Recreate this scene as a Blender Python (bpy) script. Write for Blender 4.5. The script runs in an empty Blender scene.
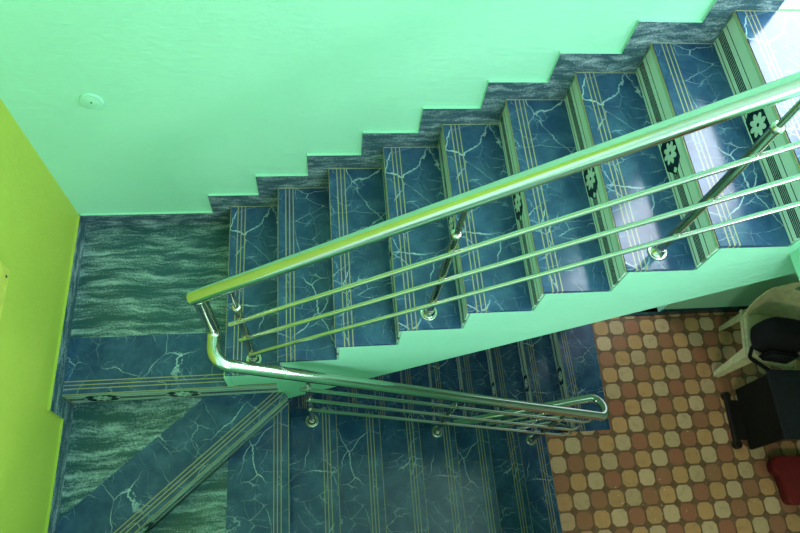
import bpy, bmesh, math, random
from mathutils import Vector, Matrix
random.seed(4)
S = bpy.context.scene
COL = S.collection

# ------------------------------------------------------------------ node helper
class NT:
    def __init__(self, name, rough=0.5, spec=0.5, metal=0.0):
        self.m = bpy.data.materials.new(name)
        self.m.use_nodes = True
        self.t = self.m.node_tree
        self.b = self.t.nodes['Principled BSDF']
        self.b.inputs['Roughness'].default_value = rough
        self.b.inputs['Specular IOR Level'].default_value = spec
        self.b.inputs['Metallic'].default_value = metal
        self.tc = self.t.nodes.new('ShaderNodeTexCoord')
    def put(self, sock, v):
        if v is None: return
        if isinstance(v, bpy.types.NodeSocket): self.t.links.new(v, sock)
        else: sock.default_value = v
    def math(self, op, a, b=None, c=None):
        n = self.t.nodes.new('ShaderNodeMath'); n.operation = op
        for i, v in enumerate((a, b, c)):
            self.put(n.inputs[i], v)
        return n.outputs[0]
    def vmath(self, op, a, b=None):
        n = self.t.nodes.new('ShaderNodeVectorMath'); n.operation = op
        self.put(n.inputs[0], a)
        if b is not None:
            self.put(n.inputs['Scale'] if op == 'SCALE' else n.inputs[1], b)
        return n.outputs[0]
    def mix(self, f, a, b):
        n = self.t.nodes.new('ShaderNodeMix'); n.data_type = 'RGBA'
        self.put(n.inputs[0], f)
        for i, v in ((6, a), (7, b)):
            if isinstance(v, tuple) and len(v) == 3: v = (*v, 1)
            self.put(n.inputs[i], v)
        return n.outputs[2]
    def noise(self, vec, scale, detail=3, rough=.55, dist=0.0):
        n = self.t.nodes.new('ShaderNodeTexNoise')
        self.put(n.inputs['Vector'], vec)
        n.inputs['Scale'].default_value = scale
        n.inputs['Detail'].default_value = detail
        n.inputs['Roughness'].default_value = rough
        n.inputs['Distortion'].default_value = dist
        return n
    def voro(self, vec, scale, feature='DISTANCE_TO_EDGE'):
        n = self.t.nodes.new('ShaderNodeTexVoronoi'); n.feature = feature
        self.put(n.inputs['Vector'], vec)
        n.inputs['Scale'].default_value = scale
        return n
    def ramp(self, v, lo, hi, a=0.0, b=1.0):
        n = self.t.nodes.new('ShaderNodeMapRange'); n.interpolation_type = 'SMOOTHSTEP'
        self.put(n.inputs[0], v)
        for i, x in enumerate((lo, hi, a, b)): self.put(n.inputs[i+1], x)
        return n.outputs[0]
    def xyz(self, vec):
        n = self.t.nodes.new('ShaderNodeSeparateXYZ'); self.put(n.inputs[0], vec)
        return n.outputs
    def mapping(self, vec, scale=(1,1,1), rot=(0,0,0), loc=(0,0,0)):
        n = self.t.nodes.new('ShaderNodeMapping'); self.put(n.inputs[0], vec)
        n.inputs['Scale'].default_value = scale; n.inputs['Rotation'].default_value = rot; n.inputs['Location'].default_value = loc
        return n.outputs[0]
    def line(self, v, c, w):                     # 1 inside |v-c| < w
        return self.math('LESS_THAN', self.math('ABSOLUTE', self.math('SUBTRACT', v, c)), w)
    def anyof(self, *a):
        r = a[0]
        for x in a[1:]: r = self.math('MAXIMUM', r, x)
        return r
    def color(self, c):
        if isinstance(c, tuple) and len(c) == 3: c = (*c, 1)
        self.put(self.b.inputs['Base Color'], c); return self
    def rough(self, r): self.put(self.b.inputs['Roughness'], r); return self
    def bump(self, h, strength=.2, dist=.01):
        n = self.t.nodes.new('ShaderNodeBump')
        n.inputs['Strength'].default_value = strength; n.inputs['Distance'].default_value = dist
        self.put(n.inputs['Height'], h)
        self.t.links.new(n.outputs[0], self.b.inputs['Normal']); return self

# ------------------------------------------------------------------ materials
def paint(name, c, c2, scale=60):
    n = NT(name, .55, .3)
    big = n.noise(n.tc.outputs['Object'], 1.6, 4, .6).outputs[0]
    sm = n.noise(n.tc.outputs['Object'], scale, 4, .6).outputs[0]
    tr = n.noise(n.mapping(n.tc.outputs['Object'], (1, 1, 3)), 14, 3, .6).outputs[0]
    n.color(n.mix(n.ramp(big, .35, .68), c, c2))
    n.bump(n.math('ADD', n.math('MULTIPLY', sm, .6), tr), .32, .008)
    return n.m
MINT = paint('mint_paint', (.36, .755, .54), (.34, .725, .525))
PALE = paint('pale_paint', (.66, .78, .72), (.64, .76, .70))
LIME = paint('lime_paint', (.46, .56, .075), (.43, .53, .07))
CEILP = paint('ceiling_paint', (.72, .82, .78), (.70, .80, .76))

def marble(n, vec):
    """dark blue marble print with pale crackled veins"""
    def crack(scale, seed, amt, width, lo, hi, strength, stretch):
        v0 = n.mapping(vec, loc=seed)
        d = n.noise(v0, scale*1.6, 4, .6).outputs[1]
        v = n.vmath('ADD', v0, n.vmath('SCALE', n.vmath('SUBTRACT', d, (.5, .5, .5)), amt))
        e = n.voro(n.mapping(v, stretch, (0, 0, .4)), scale).outputs[0]
        mk = n.noise(v0, scale*.9, 2, .5).outputs[0]
        w = n.ramp(mk, lo, hi, width*.35, width)
        return n.math('MULTIPLY', n.math('SUBTRACT', 1.0, n.ramp(e, 0.0, w)), n.ramp(mk, lo, hi, 0, strength))
    veins = n.anyof(crack(4.4, (0, 0, 0), .07, .0145, .40, .64, .8, (1, .75, 1)),
                    crack(6.5, (3, 1, 0), .05, .013, .42, .62, .5, (.6, 1.5, 1)),
                    crack(11., (1, 5, 0), .035, .018, .44, .62, .28, (1.3, .8, 1)))
    cl = n.noise(vec, 9, 5, .65).outputs[0]
    base = n.mix(n.ramp(cl, .35, .7), (.017, .055, .135), (.040, .105, .21))
    return n.mix(veins, base, (.50, .66, .70))

def tread_mat(name, off=(0, 0, 0), lines=(.040, .058, .076)):
    n = NT(name, .13, .42)
    o = n.tc.outputs['Object']
    col = marble(n, n.mapping(o, loc=off))
    x, y, z = n.xyz(o)
    g = n.anyof(*[n.line(x, c, .0023) for c in lines], n.math('LESS_THAN', x, .0035))
    col = n.mix(g, col, (.36, .31, .15))
    col = n.mix(n.math('MULTIPLY', n.math('LESS_THAN', x, .0035), n.math('LESS_THAN', z, -.008)), col, (.36, .54, .37))
    col = n.mix(n.math('GREATER_THAN', y, -.004), col, (.40, .38, .22))
    n.color(col)
    rn = n.noise(o, 30, 3, .6).outputs[0]
    n.rough(n.ramp(rn, .2, .8, .12, .20))
    n.bump(n.noise(o, 14, 2, .5).outputs[0], .03, .01)
    return n.m
TREADM = [tread_mat('marble_tread', (0, 0, 0)), tread_mat('marble_tread_b', (1.7, 2.3, 0)), tread_mat('marble_tread_c', (5.1, .9, 0))]
LANDM = tread_mat('marble_nosing_strip', (2.2, 6.3, 0), (.028, .046, .064))

def riser_mat(name, period, off=.445, lim=9.0):
    """pale green riser tile with a dark striped band and flower blocks every 0.40 m"""
    n = NT(name, .25, .45)
    o = n.tc.outputs['Object']
    x, y, z = n.xyz(o)
    h = n.math('DIVIDE', n.math('MULTIPLY', z, -1), .165)          # 0 nosing .. 1 foot
    band = n.anyof(*[n.line(h, c, .0175) for c in (.60, .645, .69, .735, .78)])
    thin = n.anyof(n.line(h, .44, .012), n.line(h, .92, .012))
    yy = n.math('SUBTRACT', n.math('PINGPONG', n.math('ADD', y, off + 4*period), period/2), 0.0)
    yc = yy                                                      # distance from the nearest flower centre
    zz = n.math('MULTIPLY', n.math('SUBTRACT', h, .66), .165)
    az = n.math('ABSOLUTE', zz)
    inside = n.math('MULTIPLY', n.math('GREATER_THAN', y, -lim), n.math('MULTIPLY', n.math('LESS_THAN', n.math('ADD', yc, n.math('MULTIPLY', az, .9)), .095), n.math('LESS_THAN', az, .050)))
    r = n.math('SQRT', n.math('ADD', n.math('MULTIPLY', yc, yc), n.math('MULTIPLY', zz, zz)))
    a = n.math('ARCTAN2', zz, n.math('ADD', yc, 1e-5))
    pet = n.math('MULTIPLY_ADD', n.math('ABSOLUTE', n.math('COSINE', n.math('MULTIPLY', a, 4))), .018, .027)
    flower = n.math('MULTIPLY', n.math('LESS_THAN', r, pet), n.math('GREATER_THAN', r, .007))
    side = n.math('LESS_THAN', n.math('ABSOLUTE', n.math('SUBTRACT', n.math('ADD', n.math('ABSOLUTE', n.math('SUBTRACT', yc, .075)), az), .0)), .013)
    blk = n.math('MULTIPLY', inside, n.math('SUBTRACT', 1.0, n.anyof(flower, side)))
    lines = n.math('MULTIPLY', n.anyof(band, thin), n.math('SUBTRACT', 1.0, inside))
    tone = n.noise(o, 8, 3, .5).outputs[0]
    base = n.mix(n.ramp(tone, .3, .7), (.58, .70, .63), (.62, .74, .66))
    col = n.mix(n.anyof(lines, blk), base, (.006, .022, .034))
    n.color(col)
    return n.m
RISER = riser_mat('riser_tile', 1.6)
RISER4 = riser_mat('riser_tile_close', .379, .155, .72)

def granite_mat(name, freq=(1.4, 11.0, 1), rot=-.14, dark=(.026, .082, .095), lite=(.42, .56, .57)):
    n = NT(name, .18, .45)
    o = n.tc.outputs['Object']
    d = n.noise(o, 3.2, 3, .55).outputs[1]
    v = n.vmath('ADD', o, n.vmath('SCALE', n.vmath('SUBTRACT', d, (.5, .5, .5)), .11))
    s = n.noise(n.mapping(v, freq, (0, 0, rot)), 2.0, 6, .70).outputs[0]
    sp = n.noise(o, 130, 3, .7).outputs[0]
    f = n.math('ADD', n.math('MULTIPLY', s, 1.0), n.math('MULTIPLY', n.math('SUBTRACT', sp, .5), .42))
    c = n.mix(n.ramp(f, .42, .76), dark, lite)
    n.color(c)
    n.rough(n.ramp(sp, .3, .7, .14, .26))
    return n.m
GRANITE = granite_mat('wavy_granite')
SKIRT = granite_mat('granite_skirting', (3.0, 3.0, 12.0), 0, (.040, .090, .120), (.40, .50, .55))
SKIRT_DARK = granite_mat('granite_skirting_dark', (3, 3, 12), 0, (.008, .030, .045), (.05, .09, .11))

def mosaic_mat():
    n = NT('mosaic_floor_tile', .38, .4)
    o = n.tc.outputs['Object']
    x, y, z = n.xyz(o)
    P = .1292
    u = n.math('DIVIDE', n.math('SUBTRACT', n.math('MULTIPLY_ADD', y, -.0355, x), 2.6846), .130)
    v = n.math('DIVIDE', n.math('ADD', y, .100), -P)
    i = n.math('ROUND', u); j = n.math('ROUND', v)
    fu = n.math('ABSOLUTE', n.math('SUBTRACT', u, i)); fv = n.math('ABSOLUTE', n.math('SUBTRACT', v, j))
    k = n.math('FLOORED_MODULO', n.math('ADD', n.math('ADD', i, j), 300.0), 3.0)
    p4 = n.math('POWER', n.math('ADD', n.math('POWER', fu, 6.0), n.math('POWER', fv, 6.0)), 1/6)
    d = n.math('MAXIMUM', p4, n.math('MULTIPLY', n.math('ADD', fu, fv), .640))
    tile = n.math('SUBTRACT', 1.0, n.ramp(d, .432, .458))
    cell = n.t.nodes.new('ShaderNodeCombineXYZ'); n.put(cell.inputs[0], i); n.put(cell.inputs[1], j)
    wn = n.t.nodes.new('ShaderNodeTexWhiteNoise'); wn.noise_dimensions = '2D'
    n.put(wn.inputs['Vector'], cell.outputs[0])
    tan, cream, red = (.60, .32, .15), (.66, .45, .28), (.38, .14, .085)
    c = n.mix(n.math('GREATER_THAN', k, .5), tan, cream)
    c = n.mix(n.math('GREATER_THAN', k, 1.5), c, red)
    c = n.mix(n.math('MULTIPLY', wn.outputs[0], .35), c, (.30, .19, .09))
    dirt = n.noise(o, 22, 4, .6).outputs[0]
    c = n.mix(n.ramp(dirt, .45, .8, 0, .35), c, (.20, .14, .07))
    gr = n.mix(n.ramp(dirt, .3, .7), (.15, .080, .045), (.22, .12, .065))
    c = n.mix(tile, gr, c)
    fl = n.noise(o, 55, 2, .4).outputs[0]
    near = n.ramp(n.noise(o, 2.1, 1, .5).outputs[0], .5, .62)
    c = n.mix(n.math('MULTIPLY', n.math('GREATER_THAN', fl, .74), near), c, (.75, .7, .55))
    n.color(c); n.bump(tile, .25, .003)
    return n.m
MOSAIC = mosaic_mat()

def metal(name, c, rough):
    n = NT(name, rough, .5, 1.0)
    s = n.noise(n.tc.outputs['Object'], 40, 2, .5).outputs[0]
    n.color(c); n.rough(n.ramp(s, .2, .8, rough*.8, rough*1.2)); return n.m
STEEL = metal('polished_steel', (.60, .62, .56), .15)
STEEL2 = metal('steel_fitting', (.62, .61, .53), .16)
POSTM = metal('steel_post_darkened', (.40, .40, .36), .15)  # dark surroundings mirrored in the posts are put into this base colour

def plain(name, c, rough=.5, spec=.4, c2=None, scale=20):
    n = NT(name, rough, spec)
    f = n.noise(n.tc.outputs['Object'], scale, 3, .55).outputs[0]
    c2 = c2 or tuple(v*.82 for v in c)
    n.color(n.mix(n.ramp(f, .35, .7), c, c2)); return n.m
CHAIRM = plain('cream_plastic', (.74, .69, .40), .4)
BLACK = plain('black_fabric', (.010, .010, .013), .75, .2)
BLACKM = plain('black_metal', (.012, .011, .011), .45)
DARKW = plain('dark_laminate', (.010, .009, .007), .8, .15)
SLATE = plain('slate_top', (.018, .021, .027), .8, .2)
RED = plain('dark_red_plastic', (.20, .008, .012), .4)
REDD = plain('red_plastic_shell', (.10, .006, .008), .5)
WHITE = plain('white_frame', (.75, .78, .72), .4)
YBOX = plain('yellow_box', (.62, .64, .10), .4)
DARK = plain('screw_dark', (.02, .02, .02), .5)

# ------------------------------------------------------------------ mesh helpers
def link(name, bm, mat, parent=None, smooth=False, loc=None):
    me = bpy.data.meshes.new(name)
    bmesh.ops.recalc_face_normals(bm, faces=bm.faces)
    bm.to_mesh(me); bm.free()
    for m in (mat if isinstance(mat, (list, tuple)) else [mat]): me.materials.append(m)
    if smooth:
        for p in me.polygons: p.use_smooth = True
    o = bpy.data.objects.new(name, me); COL.objects.link(o)
    if parent: o.parent = parent
    if loc: o.location = loc
    return o
def put(o, label=None, cat=None, group=None, kind=None):
    if label: o['label'] = label
    if cat: o['category'] = cat
    if group: o['group'] = group
    if kind: o['kind'] = kind
    return o
def empty(name, loc, rz=0, **k):
    o = bpy.data.objects.new(name, None); COL.objects.link(o)
    o.location = loc; o.rotation_euler = (0, 0, rz); o.empty_display_size = .1
    return put(o, **k)
def box(bm, x0, x1, y0, y1, z0, z1, mi=0):
    v = [bm.verts.new((x, y, z)) for x in (x0, x1) for y in (y0, y1) for z in (z0, z1)]
    fs = []
    for q in ((0,1,3,2),(4,6,7,5),(0,4,5,1),(2,3,7,6),(0,2,6,4),(1,5,7,3)):
        f = bm.faces.new([v[i] for i in q]); f.material_index = mi; fs.append(f)
    return v, fs
def boxbm(*a, bevel=0, seg=2):
    bm = bmesh.new(); box(bm, *a)
    if bevel: bmesh.ops.bevel(bm, geom=list(bm.edges), offset=bevel, segments=seg, affect='EDGES', profile=.6)
    return bm
def prism_y(bm, poly, y0, y1, mi=0):              # polygon in x,z swept along y
    a = [bm.verts.new((x, y0, z)) for x, z in poly]; b = [bm.verts.new((x, y1, z)) for x, z in poly]
    n = len(poly); out = []
    out.append(bm.faces.new(a)); out.append(bm.faces.new(b[::-1]))
    for i in range(n): out.append(bm.faces.new((a[i], b[i], b[(i+1) % n], a[(i+1) % n])))
    for f in out: f.material_index = mi
    return out
def prism_z(bm, poly, z0, z1, mi=0):
    a = [bm.verts.new((x, y, z0)) for x, y in poly]; b = [bm.verts.new((x, y, z1)) for x, y in poly]
    n = len(poly); out = [bm.faces.new(a[::-1]), bm.faces.new(b)]
    for i in range(n): out.append(bm.faces.new((a[i], a[(i+1) % n], b[(i+1) % n], b[i])))
    for f in out: f.material_index = mi
    return out
def fillet(pts, rad, seg=8):
    pts = [Vector(p) for p in pts]; out = [pts[0]]
    for i in range(1, len(pts)-1):
        a, b, c = pts[i-1], pts[i], pts[i+1]
        r = rad[i-1] if isinstance(rad, (list, tuple)) else rad
        u, w = (a-b), (c-b)
        ang = u.angle(w)
        if r <= 0 or ang > 3.1: out.append(b); continue
        t = min(r/math.tan(ang/2), u.length*.49, w.length*.49); r = t*math.tan(ang/2)
        u.normalize(); w.normalize()
        cen = b + (u+w).normalized()*(r/math.sin(ang/2))
        p0, p1 = b+u*t-cen, b+w*t-cen
        th = p0.angle(p1)
        for k in range(seg+1):
            s = k/seg
            out.append(cen + (p0*math.sin((1-s)*th) + p1*math.sin(s*th))/math.sin(th))
    out.append(pts[-1]); return out
def tube(bm, pts, r, seg=16, cap=True, radii=None):
    pts = [Vector(p) for p in pts]; rings = []; N = None
    for i, p in enumerate(pts):
        t = ((pts[min(i+1, len(pts)-1)]-p).normalized() + (p-pts[max(i-1, 0)]).normalized()).normalized() if 0 < i < len(pts)-1 else (pts[min(i+1, len(pts)-1)]-pts[max(i-1, 0)]).normalized()
        if N is None:
            N = t.orthogonal().normalized()
        else:
            N = (N - t*N.dot(t)).normalized()
        B = t.cross(N); rr = radii[i] if radii else r
        k = 1.0
        if 0 < i < len(pts)-1:
            ca = (pts[i+1]-p).normalized().dot((p-pts[i-1]).normalized()); k = 1.0
        rings.append([bm.verts.new(p + (N*math.cos(a)+B*math.sin(a))*rr*k) for a in (2*math.pi*j/seg for j in range(seg))])
    for a, b in zip(rings, rings[1:]):
        for j in range(seg): bm.faces.new((a[j], a[(j+1) % seg], b[(j+1) % seg], b[j]))
    if cap:
        bm.faces.new([bm.verts.new(v.co) for v in rings[0]][::-1]); bm.faces.new([bm.verts.new(v.co) for v in rings[-1]])
def lathe(bm, prof, loc=(0,0,0), seg=28, axis='z'):
    rings = []
    for r, h in prof:
        ring = []
        for j in range(seg):
            a = 2*math.pi*j/seg; q = (r*math.cos(a), r*math.sin(a), h)
            if axis == 'y': q = (q[0], q[2], q[1])
            ring.append(bm.verts.new(Vector(q)+Vector(loc)))
        rings.append(ring)
    for a, b in zip(rings, rings[1:]):
        for j in range(seg): bm.faces.new((a[j], a[(j+1) % seg], b[(j+1) % seg], b[j]))
    bm.faces.new([bm.verts.new(v.co) for v in rings[0]][::-1]); bm.faces.new([bm.verts.new(v.co) for v in rings[-1]])

# ------------------------------------------------------------------ dimensions
H, D, W = .165, .251, .897
F = -10*H                       # tile floor below
TOP = 9*H                       # upper floor
XL = -.756                      # left wall skirting face
NX, ND = .2629, .250            # first straight nosing of the lower flight, its run
YO, YI = -1.80, -.905           # lower flight outer / inner edge
LX, LD = 2.30, .2333            # flight below the tile floor
TK = .018                       # tile thickness

# ------------------------------------------------------------------ stair tiles
def tread_bm(w, depth):
    bm = boxbm(0, depth, -w, 0, -TK, 0)
    e = [e for e in bm.edges if all(abs(v.co.x) < 1e-6 for v in e.verts) and all(abs(v.co.z) < 1e-6 for v in e.verts)]
    bmesh.ops.bevel(bm, geom=e, offset=.004, segments=2, affect='EDGES')
    return bm
def riser_bm(w, h):
    return boxbm(.008, .016, -w, 0, -h, -TK)
def share(o, name, parent, loc, rz=0):
    c = o.copy(); COL.objects.link(c); c.parent = parent; c.location = loc; c.rotation_euler = (0, 0, rz); return c

# --- upper flight
st = empty('staircase', (0, 0, 0), label='upper stair flight of blue marble treads climbing beside the mint wall', cat='staircase')
def soff(x): return -.29 + .713*(x-.264)
body = [(.022, 0), (.022, H-TK)]
for k in range(1, 10):
    x1 = k*D+.017
    body.append((x1 if k < 9 else 2.9, k*H-TK))
    if k < 9: body.append((x1, (k+1)*H-TK))
# the block below tread one stands on the landing; the soffit starts over the lower flight
body += [(2.9, 1.245), (2.417, 1.245), (.264, soff(.264)), (.264, -.30), (.222, -.30), (.222, -.002), (.022, -.002)]
bm = bmesh.new(); prism_y(bm, body[1:], -W-.001, -.001)
link('stringer', bm, MINT, st)
# plaster kerb: the face of the flight from the landing level up
bm = bmesh.new()
prism_y(bm, [(-.004, .001), (-.004, H-TK-.001), (.021, H-TK-.001), (.021, .001)], -W-.0065, -W+.030)
link('end_block', bm, MINT, st)
t0 = link('tread', tread_bm(W, D+.008), TREADM[0], st)
t1 = link('tread', tread_bm(W, D+.008), TREADM[1], st)
t2 = link('tread', tread_bm(W, D+.008), TREADM[2], st)
kinds = [t0, t1, t2]
for k in range(1, 9):
    src = kinds[(k-1) % 3 if k != 5 else 0]
    o = src if k <= 3 else share(src, 'tread', st, (0, 0, 0))
    o.location = ((k-1)*D, 0, k*H)
r0 = link('riser', riser_bm(W-.004, H), RISER, st, loc=(0, 0, H))
for k in range(2, 10):
    share(r0, 'riser', st, ((k-1)*D, 0, k*H))
link('tread', tread_bm(W, .88), TREADM[0], st, loc=(8*D, 0, TOP))

# --- landing (level zero) with its winders and the flight down to the tile floor
lf = empty('staircase', (0, 0, F), label='lower stair flight with landing and winders turning down to the tile floor', cat='staircase')
def lp(x, y, z): return (x, y, z-F)
YL = -.9044
bm = bmesh.new(); box(bm, XL-.01, .022, -.625, .01, -.10, -.0)
link('landing_slab', bm, GRANITE, lf, loc=(0, 0, -F))
def strip(name, length, depth, mat, origin, rz):
    bm = boxbm(0, depth, -length, 0, -TK, 0)
    o = link(name, bm, mat, lf, loc=lp(*origin)); o.rotation_euler = (0, 0, rz); return o
# local +x of a nosing strip points back from the nosing
strip('nosing_strip', .222-XL+.01, YL*-1-.625, LANDM, (.222, YL, 0), math.pi/2).rotation_euler = (0, 0, math.pi/2)
for o in [c for c in lf.children if c.name.startswith('nosing_strip')]:
    o.location = lp(XL-.01, YL, 0)
bm = riser_bm(.222-XL+.01, H); o = link('riser', bm, RISER4, lf, loc=lp(XL-.01, YL, 0)); o.rotation_euler = (0, 0, math.pi/2)
bm = bmesh.new(); box(bm, XL-.01, .222, YL+.02, -.002, -.60, -.10); link('landing_base', bm, MINT, lf, loc=(0, 0, -F))

PV = Vector((.268, -.922)); CN = Vector((XL, YO))
dirv = (CN-PV).normalized(); nrm = Vector((-dirv.y, dirv.x))          # points away from the landing
if nrm.y > 0: nrm = -nrm
# winder one: granite triangle and its marble strip along the diagonal nosing
bk = PV - nrm*.281
def on_line(p, d, x=None, y=None):
    t = (x-p.x)/d.x if x is not None else (y-p.y)/d.y
    return p + d*t
a = on_line(bk, dirv, y=YL); b = on_line(bk, dirv, x=XL)
bm = bmesh.new(); prism_z(bm, [(XL-.01, YL+.02), (XL-.01, b.y), (b.x, b.y), (a.x, a.y), (a.x, YL+.02)], -H-.05, -H)
link('winder_tread', bm, GRANITE, lf, loc=(0, 0, -F))
L = (CN-PV).length
ang = math.atan2(-nrm.y, -nrm.x)                                      # local +x = back direction
OR = CN                                                               # strip origin at the wall corner
def to_loc(p):
    d = Vector(p)-OR; ex = Vector((math.cos(ang), math.sin(ang))); ey = Vector((-ex.y, ex.x))
    return (d.dot(ex), d.dot(ey))
poly = [to_loc(p) for p in (PV, (.222, YL+.02), (a.x, YL+.02), a, b, (XL-.01, b.y), CN)]
bm = bmesh.new(); prism_z(bm, poly, -TK, 0)
o = link('nosing_strip', bm, LANDM, lf, loc=lp(OR.x, OR.y, -H)); o.rotation_euler = (0, 0, ang)
bm = bmesh.new(); box(bm, .008, .016, -L, 0, -H, -TK)
o = link('riser', bm, RISER, lf, loc=lp(OR.x, OR.y, -H)); o.rotation_euler = (0, 0, ang)
bm = bmesh.new(); q0 = PV-nrm*.02; q1 = on_line(q0, dirv, x=XL-.005); prism_z(bm, [(XL-.005, YL), (q1.x, q1.y), (q0.x, q0.y), (q0.x, YL)], -.60, -H-.05)
link('winder_base', bm, MINT, lf, loc=(0, 0, -F))
# winder two
c0 = on_line(PV, dirv, x=-.040)
bm = bmesh.new(); prism_z(bm, [(-.040, c0.y), (-.040, YO), (CN.x, YO)], -2*H-.05, -2*H)
link('winder_tread', bm, GRANITE, lf, loc=(0, 0, -F))
bm = bmesh.new(); prism_z(bm, [(0, 0), (.303, 0), (.303, c0.y-YO), (.022, .88), (0, .88)], -TK, 0)
# local frame of a lower tread: rotated half a turn, x runs back (west), y runs south
bm.free(); bm = bmesh.new()
def lowp(p): return (NX-p[0], YO-p[1])
prism_z(bm, [lowp(q) for q in ((NX, YO), (NX, YI-.012), (PV.x-.008, YI-.012), (-.040, c0.y), (-.040, YO))], -TK, 0)
o = link('nosing_strip', bm, TREADM[1], lf, loc=lp(NX, YO, -2*H)); o.rotation_euler = (0, 0, math.pi)
WL = YI-YO
lt = [link('tread', tread_bm(WL, ND+.008), TREADM[i], lf) for i in range(3)]
for i in range(3):                                                   # flip so the wall-side line lies on the outer edge
    pass
n_low = 0
rl = link('riser', riser_bm(WL-.004, H), RISER, lf); rl.location = lp(NX, YO, -2*H); rl.rotation_euler = (0, 0, math.pi)
for j in range(1, 8):
    src = lt[(j-1) % 3]
    o = src if j <= 3 else share(src, 'tread', lf, (0, 0, 0))
    o.location = lp(NX+j*ND, YO, -(2+j)*H); o.rotation_euler = (0, 0, math.pi)
    share(rl, 'riser', lf, lp(NX+j*ND, YO, -(2+j)*H), math.pi)
prof = [(.245, -2*H-TK-.002)]
for j in range(0, 8):
    x = NX-.017+j*ND
    prof += [(x, -(2+j)*H-TK), (x, (-(3+j)*H-TK) if j < 7 else F+.002)]
prof += [(1.6, F+.002), (.245, -4.6*H-.25)]
bm = bmesh.new(); prism_y(bm, prof, YO, YI-.003); link('stringer', bm, MINT, lf, loc=(0, 0, -F))
bm = bmesh.new(); prism_z(bm, [(-.040, c0.y), (CN.x, YO), (.245, YO), (.245, YI-.02)], -.60, -2*H-.05); link('winder_base', bm, MINT, lf, loc=(0, 0, -F))

# --- flight below the tile floor
bf = empty('staircase', (LX, 0, F), label='dark stair flight dropping away under the green stair side', cat='staircase')
bt = [link('tread', tread_bm(W, LD+.008), TREADM[i], bf) for i in range(3)]
br = link('riser', riser_bm(W-.004, H), RISER, bf)
for k in range(0, 11):
    if k:
        src = bt[(k-1) % 3]; o = src if k <= 3 else share(src, 'tread', bf, (0, 0, 0))
        o.location = (-k*LD, 0, -k*H)
        share(br, 'riser', bf, (-k*LD, 0, -k*H))
bm = bmesh.new(); prism_z(bm, [(0, -.004), (.312, -.004), (.272, -.905), (0, -.905)], -TK, 0)
link('nosing_strip', bm, TREADM[2], bf)
pr = [(.30, -TK), (.017, -TK)]
for k in range(0, 11):
    pr += [(-k*LD+.017, -(k+1)*H-TK)] + ([(-(k+1)*LD+.017, -(k+1)*H-TK)] if k < 10 else [])
pr += [(-10*LD+.017, -11*H-.12), (.30, -.30)]
bm = bmesh.new(); prism_y(bm, pr, -W+.004, -.002); link('stringer', bm, MINT, bf)

# ------------------------------------------------------------------ setting
def structure(name, bm, mat): return put(link(name, bm, mat), kind='structure')
WY = .012
HI, LO = 4.5, -3.6
X1, Y1 = 5.0, -5.2
WIN = (2.18, 3.15, TOP, TOP+2.15)
DOOR = (2.55, 3.20, F, F+2.05)
bm = bmesh.new()
def wall_rects(bm, u0, u1, v0, v1, holes, mk):
    us = sorted({u0, u1, *[h[0] for h in holes], *[h[1] for h in holes]}); vs = sorted({v0, v1, *[h[2] for h in holes], *[h[3] for h in holes]})
    for a, b in zip(us, us[1:]):
        for c, d in zip(vs, vs[1:]):
            m, n_ = (a+b)/2, (c+d)/2
            if any(h[0] < m < h[1] and h[2] < n_ < h[3] for h in holes): continue
            mk(a, b, c, d)
wall_rects(bm, XL-.25, X1, LO, HI, [WIN, DOOR], lambda a, b, c, d: box(bm, a, b, WY, WY+.2, c, d))
structure('wall_back', bm, MINT)
bm = bmesh.new(); box(bm, XL-.25, XL-.012, -2.05, WY, LO, HI); structure('wall_left', bm, LIME)
bm = bmesh.new(); box(bm, XL-.25, XL-.012, Y1, -2.05, LO, HI); structure('wall_west', bm, PALE)
bm = bmesh.new(); box(bm, XL-.012, 2.02, YO-.24, YO-.004, LO, .75); structure('wall_front', bm, MINT)
WF = (1.2, 2.9, 2.15, 3.7)
bm = bmesh.new(); wall_rects(bm, XL-.25, X1+.2, LO, HI, [WF], lambda a, b, c, d: box(bm, a, b, Y1-.2, Y1, c, d)); structure('wall_south', bm, PALE)
WR = (-3.4, -.8, 2.3, 4.1)
bm = bmesh.new(); wall_rects(bm, Y1, WY+.2, LO, HI, [WR], lambda a, b, c, d: box(bm, X1, X1+.2, a, b, c, d)); structure('wall_right', bm, PALE)
bm = bmesh.new(); box(bm, XL-.25, X1+.2, Y1-.2, WY+.2, HI, HI+.15); structure('ceiling', bm, CEILP)
bm = bmesh.new()
box(bm, 2.06, X1, Y1, -W-.001, 1.245, TOP)
box(bm, XL-.012, 2.06, Y1, -3.5, 1.245, TOP)
box(bm, 2.902, X1, -W-.001, WY, 1.245, TOP)
structure('floor_upper', bm, [MINT])
bm = bmesh.new(); prism_z(bm, [(2.613, 1.6), (2.613, -.002), (2.573, -.906), (2.025, -.906), (2.025, Y1), (X1, Y1), (X1, 1.6)], F-.15, F); structure('floor_tiled', bm, MOSAIC)
bm = bmesh.new(); box(bm, 2.06, 3.3, 1.6, 1.7, F, F+2.6); structure('wall_passage', bm, MINT)
bm = bmesh.new(); box(bm, XL-.25, 2.4, YO-.24, WY, LO-.1, LO); structure('floor_basement', bm, MOSAIC)

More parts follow.
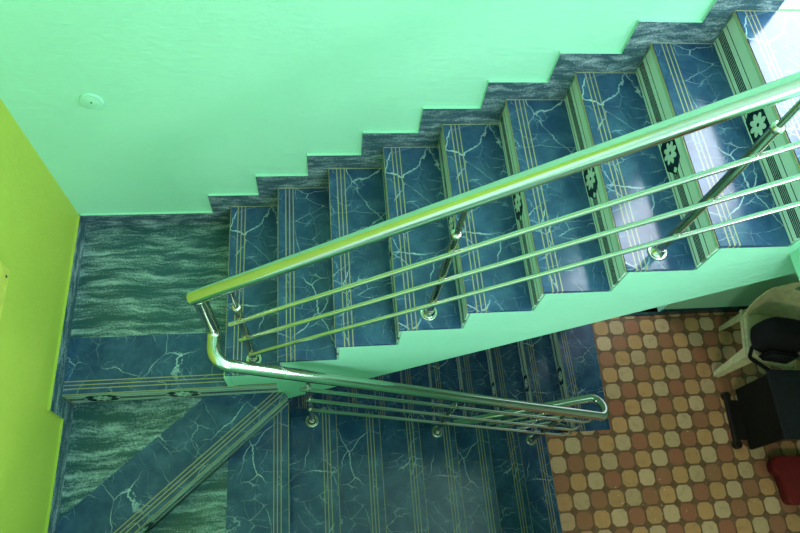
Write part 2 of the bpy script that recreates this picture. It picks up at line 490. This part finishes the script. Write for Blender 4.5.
# window frames (glazing bars) in the three openings
def frame_y(name, w, y):
    x0, x1, z0, z1 = w; bm = bmesh.new(); t = .05
    for a in ((x0, x0+t, z0, z1), (x1-t, x1, z0, z1), (x0+t, x1-t, z0, z0+t), (x0+t, x1-t, z1-t, z1)):
        box(bm, a[0], a[1], y, y+.05, a[2], a[3])
    structure(name, bm, WHITE)
frame_y('door_1', WIN, WY+.14); frame_y('window_1', WF, Y1-.15)
y0, y1, z0, z1 = WR; bm = bmesh.new()
for a in ((y0, y0+.05, z0, z1), (y1-.05, y1, z0, z1), (y0+.05, y1-.05, z0, z0+.05), (y0+.05, y1-.05, z1-.05, z1)):
    box(bm, X1+.08, X1+.13, a[0], a[1], a[2], a[3])
structure('window_2', bm, WHITE)

# stepped granite skirting; its top and end edges carry the wall paint
def skirt_y(name, poly, mats):
    bm = bmesh.new(); prism_y(bm, poly, 0, WY+.002, 0)
    bmesh.ops.recalc_face_normals(bm, faces=bm.faces)
    for f in bm.faces:
        if abs(f.normal.y) < .5: f.material_index = 1
    structure(name, bm, mats)
SK = .104
top = [(XL, SK)]
for k in range(1, 10):
    x = (k-1)*D-.097
    top += [(x, (k-1)*H+SK), (x, k*H+SK)]
top += [(2.178, TOP+SK), (2.178, TOP)]
poly = list(top)
for k in range(9, 0, -1):
    poly += [((k-1)*D+.004, k*H), ((k-1)*D+.004, (k-1)*H)]
poly += [(XL, 0)]
skirt_y('baseboard_back', poly, [SKIRT, MINT])
# left wall: level zero, then one step down by the winder
bm = bmesh.new()
pl = [(0, .0), (0, .105), (-1.0, .105), (-1.0, -H+.105), (YO, -H+.105), (YO, -H), (YL-.002, -H), (YL-.002, 0)]
a_ = [bm.verts.new((XL, y, z)) for y, z in pl]; b_ = [bm.verts.new((XL-.014, y, z)) for y, z in pl]
bm.faces.new(a_); bm.faces.new(b_[::-1])
for i in range(len(pl)):
    f = bm.faces.new((a_[i], b_[i], b_[(i+1) % len(pl)], a_[(i+1) % len(pl)])); f.material_index = 1
structure('baseboard_left', bm, [SKIRT, LIME])
bm = bmesh.new(); box(bm, DOOR[1], X1, -.006, WY+.002, F, F+.075); structure('baseboard_lower', bm, SKIRT_DARK)
bm = bmesh.new(); box(bm, 2.61, DOOR[1], -.006, .02, F, F+.012); structure('trim_1', bm, SKIRT_DARK)

# ------------------------------------------------------------------ railing
ra = empty('stair_railing', (0, -.828, 0), label='polished steel tube railing running up the stairs and hairpinning at its foot', cat='railing')
RY, RY2 = -.828, -.976
def ur(x): return .897+.706*x
def lr(x): return .6117-.6643*x
def rp(o): o.location = Vector(o.location)-Vector((0, RY, 0)); return o
RR = .027
bm = bmesh.new()
tube(bm, [(2.35, RY, ur(2.35)), (-.012, RY, ur(-.012))], RR, 24)
rp(link('handrail', bm, STEEL, ra, True))
bm = bmesh.new()
hp = [(-.001, RY, .885), (.000, RY-.012, .70), (.004, RY2+.05, .645), (.06, RY2, lr(.06)), (2.16, RY2, lr(2.16))]
lowpath = fillet([(.012, RY, .892), (.014, RY, .555), (.018, RY2, .585), (2.17, RY2, lr(2.17))], [.04, .065], 8)
def hairz(x): return -2.3654+.6513*x
c0_, c1_ = Vector((2.165, RY2, lr(2.165))), Vector((2.175, RY, hairz(2.175)))
arc = []
mid = (c0_+c1_)/2; hv = (c0_-c1_)/2; bx = Vector((1, 0, -.05)).normalized()*hv.length*.55
for k in range(1, 12):
    th = math.pi*k/12; arc.append(mid+hv*math.cos(th)+bx*math.sin(th))
lowpath = lowpath[:-1]+[c0_]+arc+[c1_, Vector((.35, RY, hairz(.35)))]
tube(bm, lowpath, RR, 24)
rp(link('handrail', bm, STEEL, ra, True))
RB = .0095
for s, c, xs in ((.6993, .5984, .09), (.6767, .4055, .11), (.667, .2022, .125)):
    bm = bmesh.new(); tube(bm, [(xs, RY-.018, c+s*xs), (2.35, RY-.018, c+s*2.35)], RB, 12)
    rp(link('rail_bar', bm, STEEL, ra, True))
for (s, c, xs), dz in (((-.6439, .4322, .345), .17), ((-.6651, .2555, .365), .35), ((-.6554, .0638, .38), .54)):
    A = Vector((2.06, RY2-.016, c+s*2.06)); B = Vector((2.07, RY-.016, hairz(2.07)-dz))
    hv = (A-B)/2; mid = (A+B)/2; bx = Vector((1, 0, 0))*hv.length*.7
    pts = [Vector((xs, RY2-.016, c+s*xs)), A]+[mid+hv*math.cos(math.pi*k/8)+bx*math.sin(math.pi*k/8) for k in range(1, 8)]+[B, Vector((.4, RY-.016, hairz(.4)-dz))]
    bm = bmesh.new(); tube(bm, pts, RB, 12); rp(link('rail_bar', bm, STEEL, ra, True))
def post(x, y, z, zr, zb):
    """post on a flange, with a thin neck and collar below the handrail"""
    bm = bmesh.new()
    hgt = zr-z; nk = hgt-.20
    tube(bm, [(0, 0, .0), (0, 0, nk)], .0155, 18)
    tube(bm, [(0, 0, nk), (0, 0, hgt-.015)], .0095, 14)
    o = link('post', bm, POSTM, ra, True, (x, y-RY, z))
    bm = bmesh.new()
    lathe(bm, [(.036, 0), (.036, .004), (.034, .006), (.030, .006), (.028, .0035), (.0245, .0035), (.023, .012), (.018, .016), (.0165, .03)])
    link('flange', bm, STEEL2, o, True)
    bm = bmesh.new()
    lathe(bm, [(.015, -.012), (.0185, -.008), (.0185, 0), (.018, .006), (.011, .010)], (0, 0, nk))
    link('collar', bm, STEEL2, o, True)
    for q in zb:
        bm = bmesh.new(); tube(bm, [(0, -.010, q-z), (0, -.022, q-z)], .0125, 12); link('bar_clamp', bm, STEEL2, o, True)
    return o
for x, k in ((.133, 1), (.884, 4), (1.638, 7)):
    post(x, RY, k*H, ur(x), [c+s*x for s, c in ((.6993, .5984), (.6767, .4055), (.667, .2022))])
for x, k in ((.379, -3), (1.146, -6), (1.897, -9)):
    post(x, RY2, k*H, lr(x), [c+s*x for s, c in ((-.6439, .4322), (-.6651, .2555), (-.6554, .0638))])
for k in (2, 5):
    x = LX-k*LD+.12; post(x, RY, F-k*H, hairz(x), [hairz(x)-q for q in (.17, .35, .54)])

# ------------------------------------------------------------------ small wall fittings
bm = bmesh.new(); lathe(bm, [(.045, 0), (.045, -.005), (.041, -.008), (.036, -.006), (.030, -.0085), (.004, -.009)], (0, 0, 0), 32, 'y')
d_ = put(link('blank_plate', bm, MINT, None, True, (-.434, WY, .965)), 'round blanking plate painted over on the mint wall', 'wall plate')
bm = bmesh.new(); lathe(bm, [(.004, 0), (.003, -.002)], (0, -.009, .0), 12, 'y'); link('screw', bm, DARK, d_)
bx_ = put(link('switch_box', boxbm(0, .042, -.26, 0, 0, .17, bevel=.004), YBOX, None, False, (XL-.012, -.618, .735)), 'yellow switch box fixed on the lime green wall', 'switch box')
for yy, zz in ((-.035, .022), (-.07, .10)):
    bm = bmesh.new(); tube(bm, [(.040, yy, zz), (.0435, yy, zz)], .006, 12); link('screw', bm, DARK, bx_)

# ------------------------------------------------------------------ chair
ch = empty('plastic_chair', (3.785, -.385, F), math.radians(-18.6), label='cream moulded plastic chair against the lower green wall holding a black bag', cat='chair')
def grid_shell(bm, f, nu, nv, th):
    """sheet f(u,v) thickened along its normal, skipping cells where f returns None"""
    P = [[f(i/nu, j/nv) for j in range(nv+1)] for i in range(nu+1)]
    V = [[bm.verts.new(p) for p in row] for row in P]
    fs = [bm.faces.new((V[i][j], V[i+1][j], V[i+1][j+1], V[i][j+1])) for i in range(nu) for j in range(nv)]
    bmesh.ops.recalc_face_normals(bm, faces=bm.faces)
    return fs
def solid(o, t):
    m = o.modifiers.new('thick', 'SOLIDIFY'); m.thickness = t; m.offset = 0
    return o
bm = bmesh.new()
def seatf(u, v):
    x = (u-.5)*2; y = (v-.5)*2
    w = .205+.022*y
    edge = max(abs(x), abs(y))
    z = .43 - .022*(1-x*x)*(1-y*y) - (.03 if edge > .95 else 0)
    rx = x*w*(1-.04*(abs(y)**6)); ry = y*.20*(1-.06*(abs(x)**6))
    return (rx, ry-.01, z)
grid_shell(bm, seatf, 18, 18, .006); solid(link('seat', bm, CHAIRM, ch, True), .006)
# back: curved sheet with an oval hand hole, slots lower down
bm = bmesh.new(); V = {}
NU, NV = 28, 20
def backf(u, v):
    x = (u-.5)*2; hz = .40+v*.46
    wtop = .212 + .03*math.sin(v*math.pi)
    if v > .78: 
        wtop *= math.sqrt(max(0.0, 1-((v-.78)/.24)**2))*.35+.65
    y = .185 + .075*v - .07*x*x
    zz = hz - .035*(x*x)*(v > .9)
    return (x*wtop, y, zz)
V = [[bm.verts.new(backf(i/NU, j/NV)) for j in range(NV+1)] for i in range(NU+1)]
for i in range(NU):
    for j in range(NV):
        u, v = (i+.5)/NU, (j+.5)/NV
        if ((u-.5)/.085)**2+((v-.86)/.055)**2 < 1: continue
        bm.faces.new((V[i][j], V[i+1][j], V[i+1][j+1], V[i][j+1]))
for v in [v for v in bm.verts if not v.link_faces]: bm.verts.remove(v)
solid(link('backrest', bm, CHAIRM, ch, True), .007)
def leg(p, q, w0, w1):
    bm = bmesh.new(); p, q = Vector(p), Vector(q); N = 6; rows = []
    sx = 1 if p.x > 0 else -1; sy = 1 if p.y > 0 else -1
    for i in range(N+1):
        t = i/N; c = p.lerp(q, t); w = w0+(w1-w0)*t
        rows.append([bm.verts.new(c+Vector((-sx*w, 0, 0))), bm.verts.new(c), bm.verts.new(c+Vector((0, -sy*w, 0)))])
    for a, b in zip(rows, rows[1:]):
        for k in range(2): bm.faces.new((a[k], a[k+1], b[k+1], b[k]))
    return solid(link('leg', bm, CHAIRM, ch, False), .007)
leg((-.188, -.205, .415), (-.205, -.235, .003), .085, .035); leg((.188, -.205, .415), (.245, -.225, .003), .085, .035)
leg((-.195, .18, .43), (-.172, .200, .003), .075, .032); leg((.195, .18, .43), (.215, .215, .003), .075, .032)
bm = bmesh.new(); box(bm, -.178, .178, -.207, -.200, .385, .418)
for sx in (-1, 1): prism_z(bm, [(sx*.178, -.20), (sx*.185, -.20), (sx*.222, .18), (sx*.215, .18)], .385, .418)
link('apron', bm, CHAIRM, ch)

bag = empty('shoulder_bag', (3.75, -.425, F+.412), math.radians(-12), label='black fabric shoulder bag lying on the cream chair seat', cat='bag')
bm = bmesh.new(); box(bm, -.195, .175, -.14, .125, .012, .345)
for v in bm.verts:
    if v.co.z > .2: v.co.x *= .90; v.co.y *= .86
bmesh.ops.bevel(bm, geom=list(bm.edges), offset=.06, segments=1, affect='EDGES')
link('bag_body', bm, BLACK, bag, True).modifiers.new('round', 'SUBSURF').levels = 2
bag.children[0].modifiers[0].render_levels = 3
bm = bmesh.new(); box(bm, -.12, .11, -.165, -.115, .03, .20); bmesh.ops.bevel(bm, geom=list(bm.edges), offset=.022, segments=4, affect='EDGES'); link('front_pocket', bm, BLACK, bag, True)
bm = bmesh.new(); lathe(bm, [(.075, 0), (.078, .03), (.07, .06), (.05, .065)], (0, 0, 0), 24)
o = link('side_pocket', bm, BLACK, bag, True, (.16, -.01, .15)); o.rotation_euler = (0, math.radians(80), 0)
bm = bmesh.new()
pts = fillet([(-.13, -.06, .20), (-.19, -.10, .10), (-.175, -.15, .035), (-.06, -.215, .035), (.02, -.25, .02), (.03, -.262, -.06)], .03, 4)
for k, (a, b) in enumerate(zip(pts, pts[1:])): pass
rows = []
for i, p in enumerate(pts):
    t = (pts[min(i+1, len(pts)-1)]-pts[max(i-1, 0)]).normalized(); s = t.cross(Vector((0, 0, 1)))
    s = s.normalized() if s.length > .1 else Vector((1, 0, 0)); rows.append((bm.verts.new(p-s*.016), bm.verts.new(p+s*.016)))
for a, b in zip(rows, rows[1:]): bm.faces.new((a[0], a[1], b[1], b[0]))
solid(link('strap', bm, BLACK, bag), .006)

# ------------------------------------------------------------------ low black bench
be = empty('bench', (3.6, -.89, F), math.radians(-4), label='low black bench with slate grey top and bar foot on the tiles', cat='bench')
bm = boxbm(-.0, .95, -.245, .245, .47, .50, bevel=.006); link('bench_top', bm, SLATE, be)
for x in (.02, .90):
    bm = boxbm(x, x+.03, -.235, .225, .035, .469, bevel=.004); link('end_panel', bm, DARKW, be)
for x in (-.085, .99):
    bm = boxbm(x, x+.045, -.195, .175, .012, .05, bevel=.01); f_ = link('foot_bar', bm, BLACKM, be)
    for y in (-.195, .175):
        bm = bmesh.new(); lathe(bm, [(.026, .0), (.032, .006), (.032, .045), (.026, .055)], (x+.022, y, 0), 18); link('rubber_foot', bm, BLACKM, f_, True)
    xa, xb = (x+.03, .03) if x < 0 else (.92, x+.015)
    bm = boxbm(xa, xb, -.16, .14, .014, .046, bevel=.004); link('foot_brace', bm, BLACKM, be)

# ------------------------------------------------------------------ red plastic box
rb = empty('plastic_box', (3.93, -1.375, F), math.radians(-4), label='dark red plastic box with rounded corners standing on the tile floor', cat='box')
def rounded(poly, r, seg=6):
    pts = []
    n = len(poly)
    for i in range(n):
        a, b, c = (Vector((*poly[(i+d) % n], 0)) for d in (-1, 0, 1))
        fl = fillet([a, b, c], r, seg)[1:-1]; pts += [(p.x, p.y) for p in fl]
    return pts
out = rounded([(-.235, .165), (-.235, .075), (-.20, .04), (-.175, -.175), (.25, -.175), (.25, .165)], .045)
bm = bmesh.new(); prism_z(bm, [(x*.93, y*.93) for x, y in out], 0.0, .085); link('box_body', bm, REDD, rb)
bm = bmesh.new(); fs = prism_z(bm, out, .085, .115); bmesh.ops.bevel(bm, geom=[e for e in bm.edges if all(v.co.z > .11 for v in e.verts)], offset=.010, segments=3, affect='EDGES'); link('lid', bm, RED, rb)

# ------------------------------------------------------------------ light
def area(name, loc, rot, sx, sy, e, c):
    l = bpy.data.lights.new(name, 'AREA'); l.shape = 'RECTANGLE'; l.size = sx; l.size_y = sy; l.energy = e; l.color = c
    o = bpy.data.objects.new(name, l); COL.objects.link(o); o.location = loc; o.rotation_euler = rot; return o
R = math.radians
area('daylight_back_door', ((WIN[0]+WIN[1])/2, WY+.19, (WIN[2]+WIN[3])/2), (R(-90), 0, 0), WIN[1]-WIN[0]-.1, WIN[3]-WIN[2]-.1, 88, (.82, .89, 1))
area('daylight_south_window', ((WF[0]+WF[1])/2, Y1-.17, (WF[2]+WF[3])/2), (R(90), 0, 0), WF[1]-WF[0]-.1, WF[3]-WF[2]-.1, 140, (.87, .95, 1))
area('daylight_right_window', (X1+.15, (WR[0]+WR[1])/2, (WR[2]+WR[3])/2), (0, R(90), 0), WR[3]-WR[2]-.1, WR[1]-WR[0]-.1, 185, (.82, .92, 1))
area('basement_stair_fill', (-.25, -.45, -1.25), (0, R(-50), 0), .3, .3, 6, (.85, .95, 1))  # added fill to brighten the bottom flight's risers, not a known lamp
area('lower_room_fill', (2.3, -2.9, F+2.6), (0, 0, 0), .5, .5, 27, (1, .82, .70))  # added ambient fill for the tile floor; no fixture is known here
area('passage_fill', (2.6, .9, F+2.4), (0, 0, 0), .3, .3, 12, (1, .85, .65))  # invented source, lifts the floor seen beyond the doorway
w = bpy.data.worlds.new('sky'); S.world = w; w.use_nodes = True
w.node_tree.nodes['Background'].inputs[0].default_value = (.75, .88, 1, 1); w.node_tree.nodes['Background'].inputs[1].default_value = 1.5

# ------------------------------------------------------------------ camera
cd = bpy.data.cameras.new('camera'); cam = bpy.data.objects.new('camera', cd); COL.objects.link(cam)
cd.sensor_width = 36; cd.sensor_fit = 'HORIZONTAL'; cd.lens = 651.92/800*36; cd.clip_start = .02
rx, ry, rz = .458782, -.0951196, -.0808565
cam.matrix_world = Matrix.Translation((.452106, -1.806978, 3.109186)) @ (Matrix.Rotation(rz, 4, 'Z') @ Matrix.Rotation(ry, 4, 'Y') @ Matrix.Rotation(rx, 4, 'X'))
S.camera = cam
S.view_settings.view_transform = 'Standard'; S.view_settings.look = 'None'; S.view_settings.exposure = -.17; S.view_settings.gamma = 1
S.view_settings.use_curve_mapping = False
S.cycles.max_bounces = 10; S.cycles.diffuse_bounces = 6
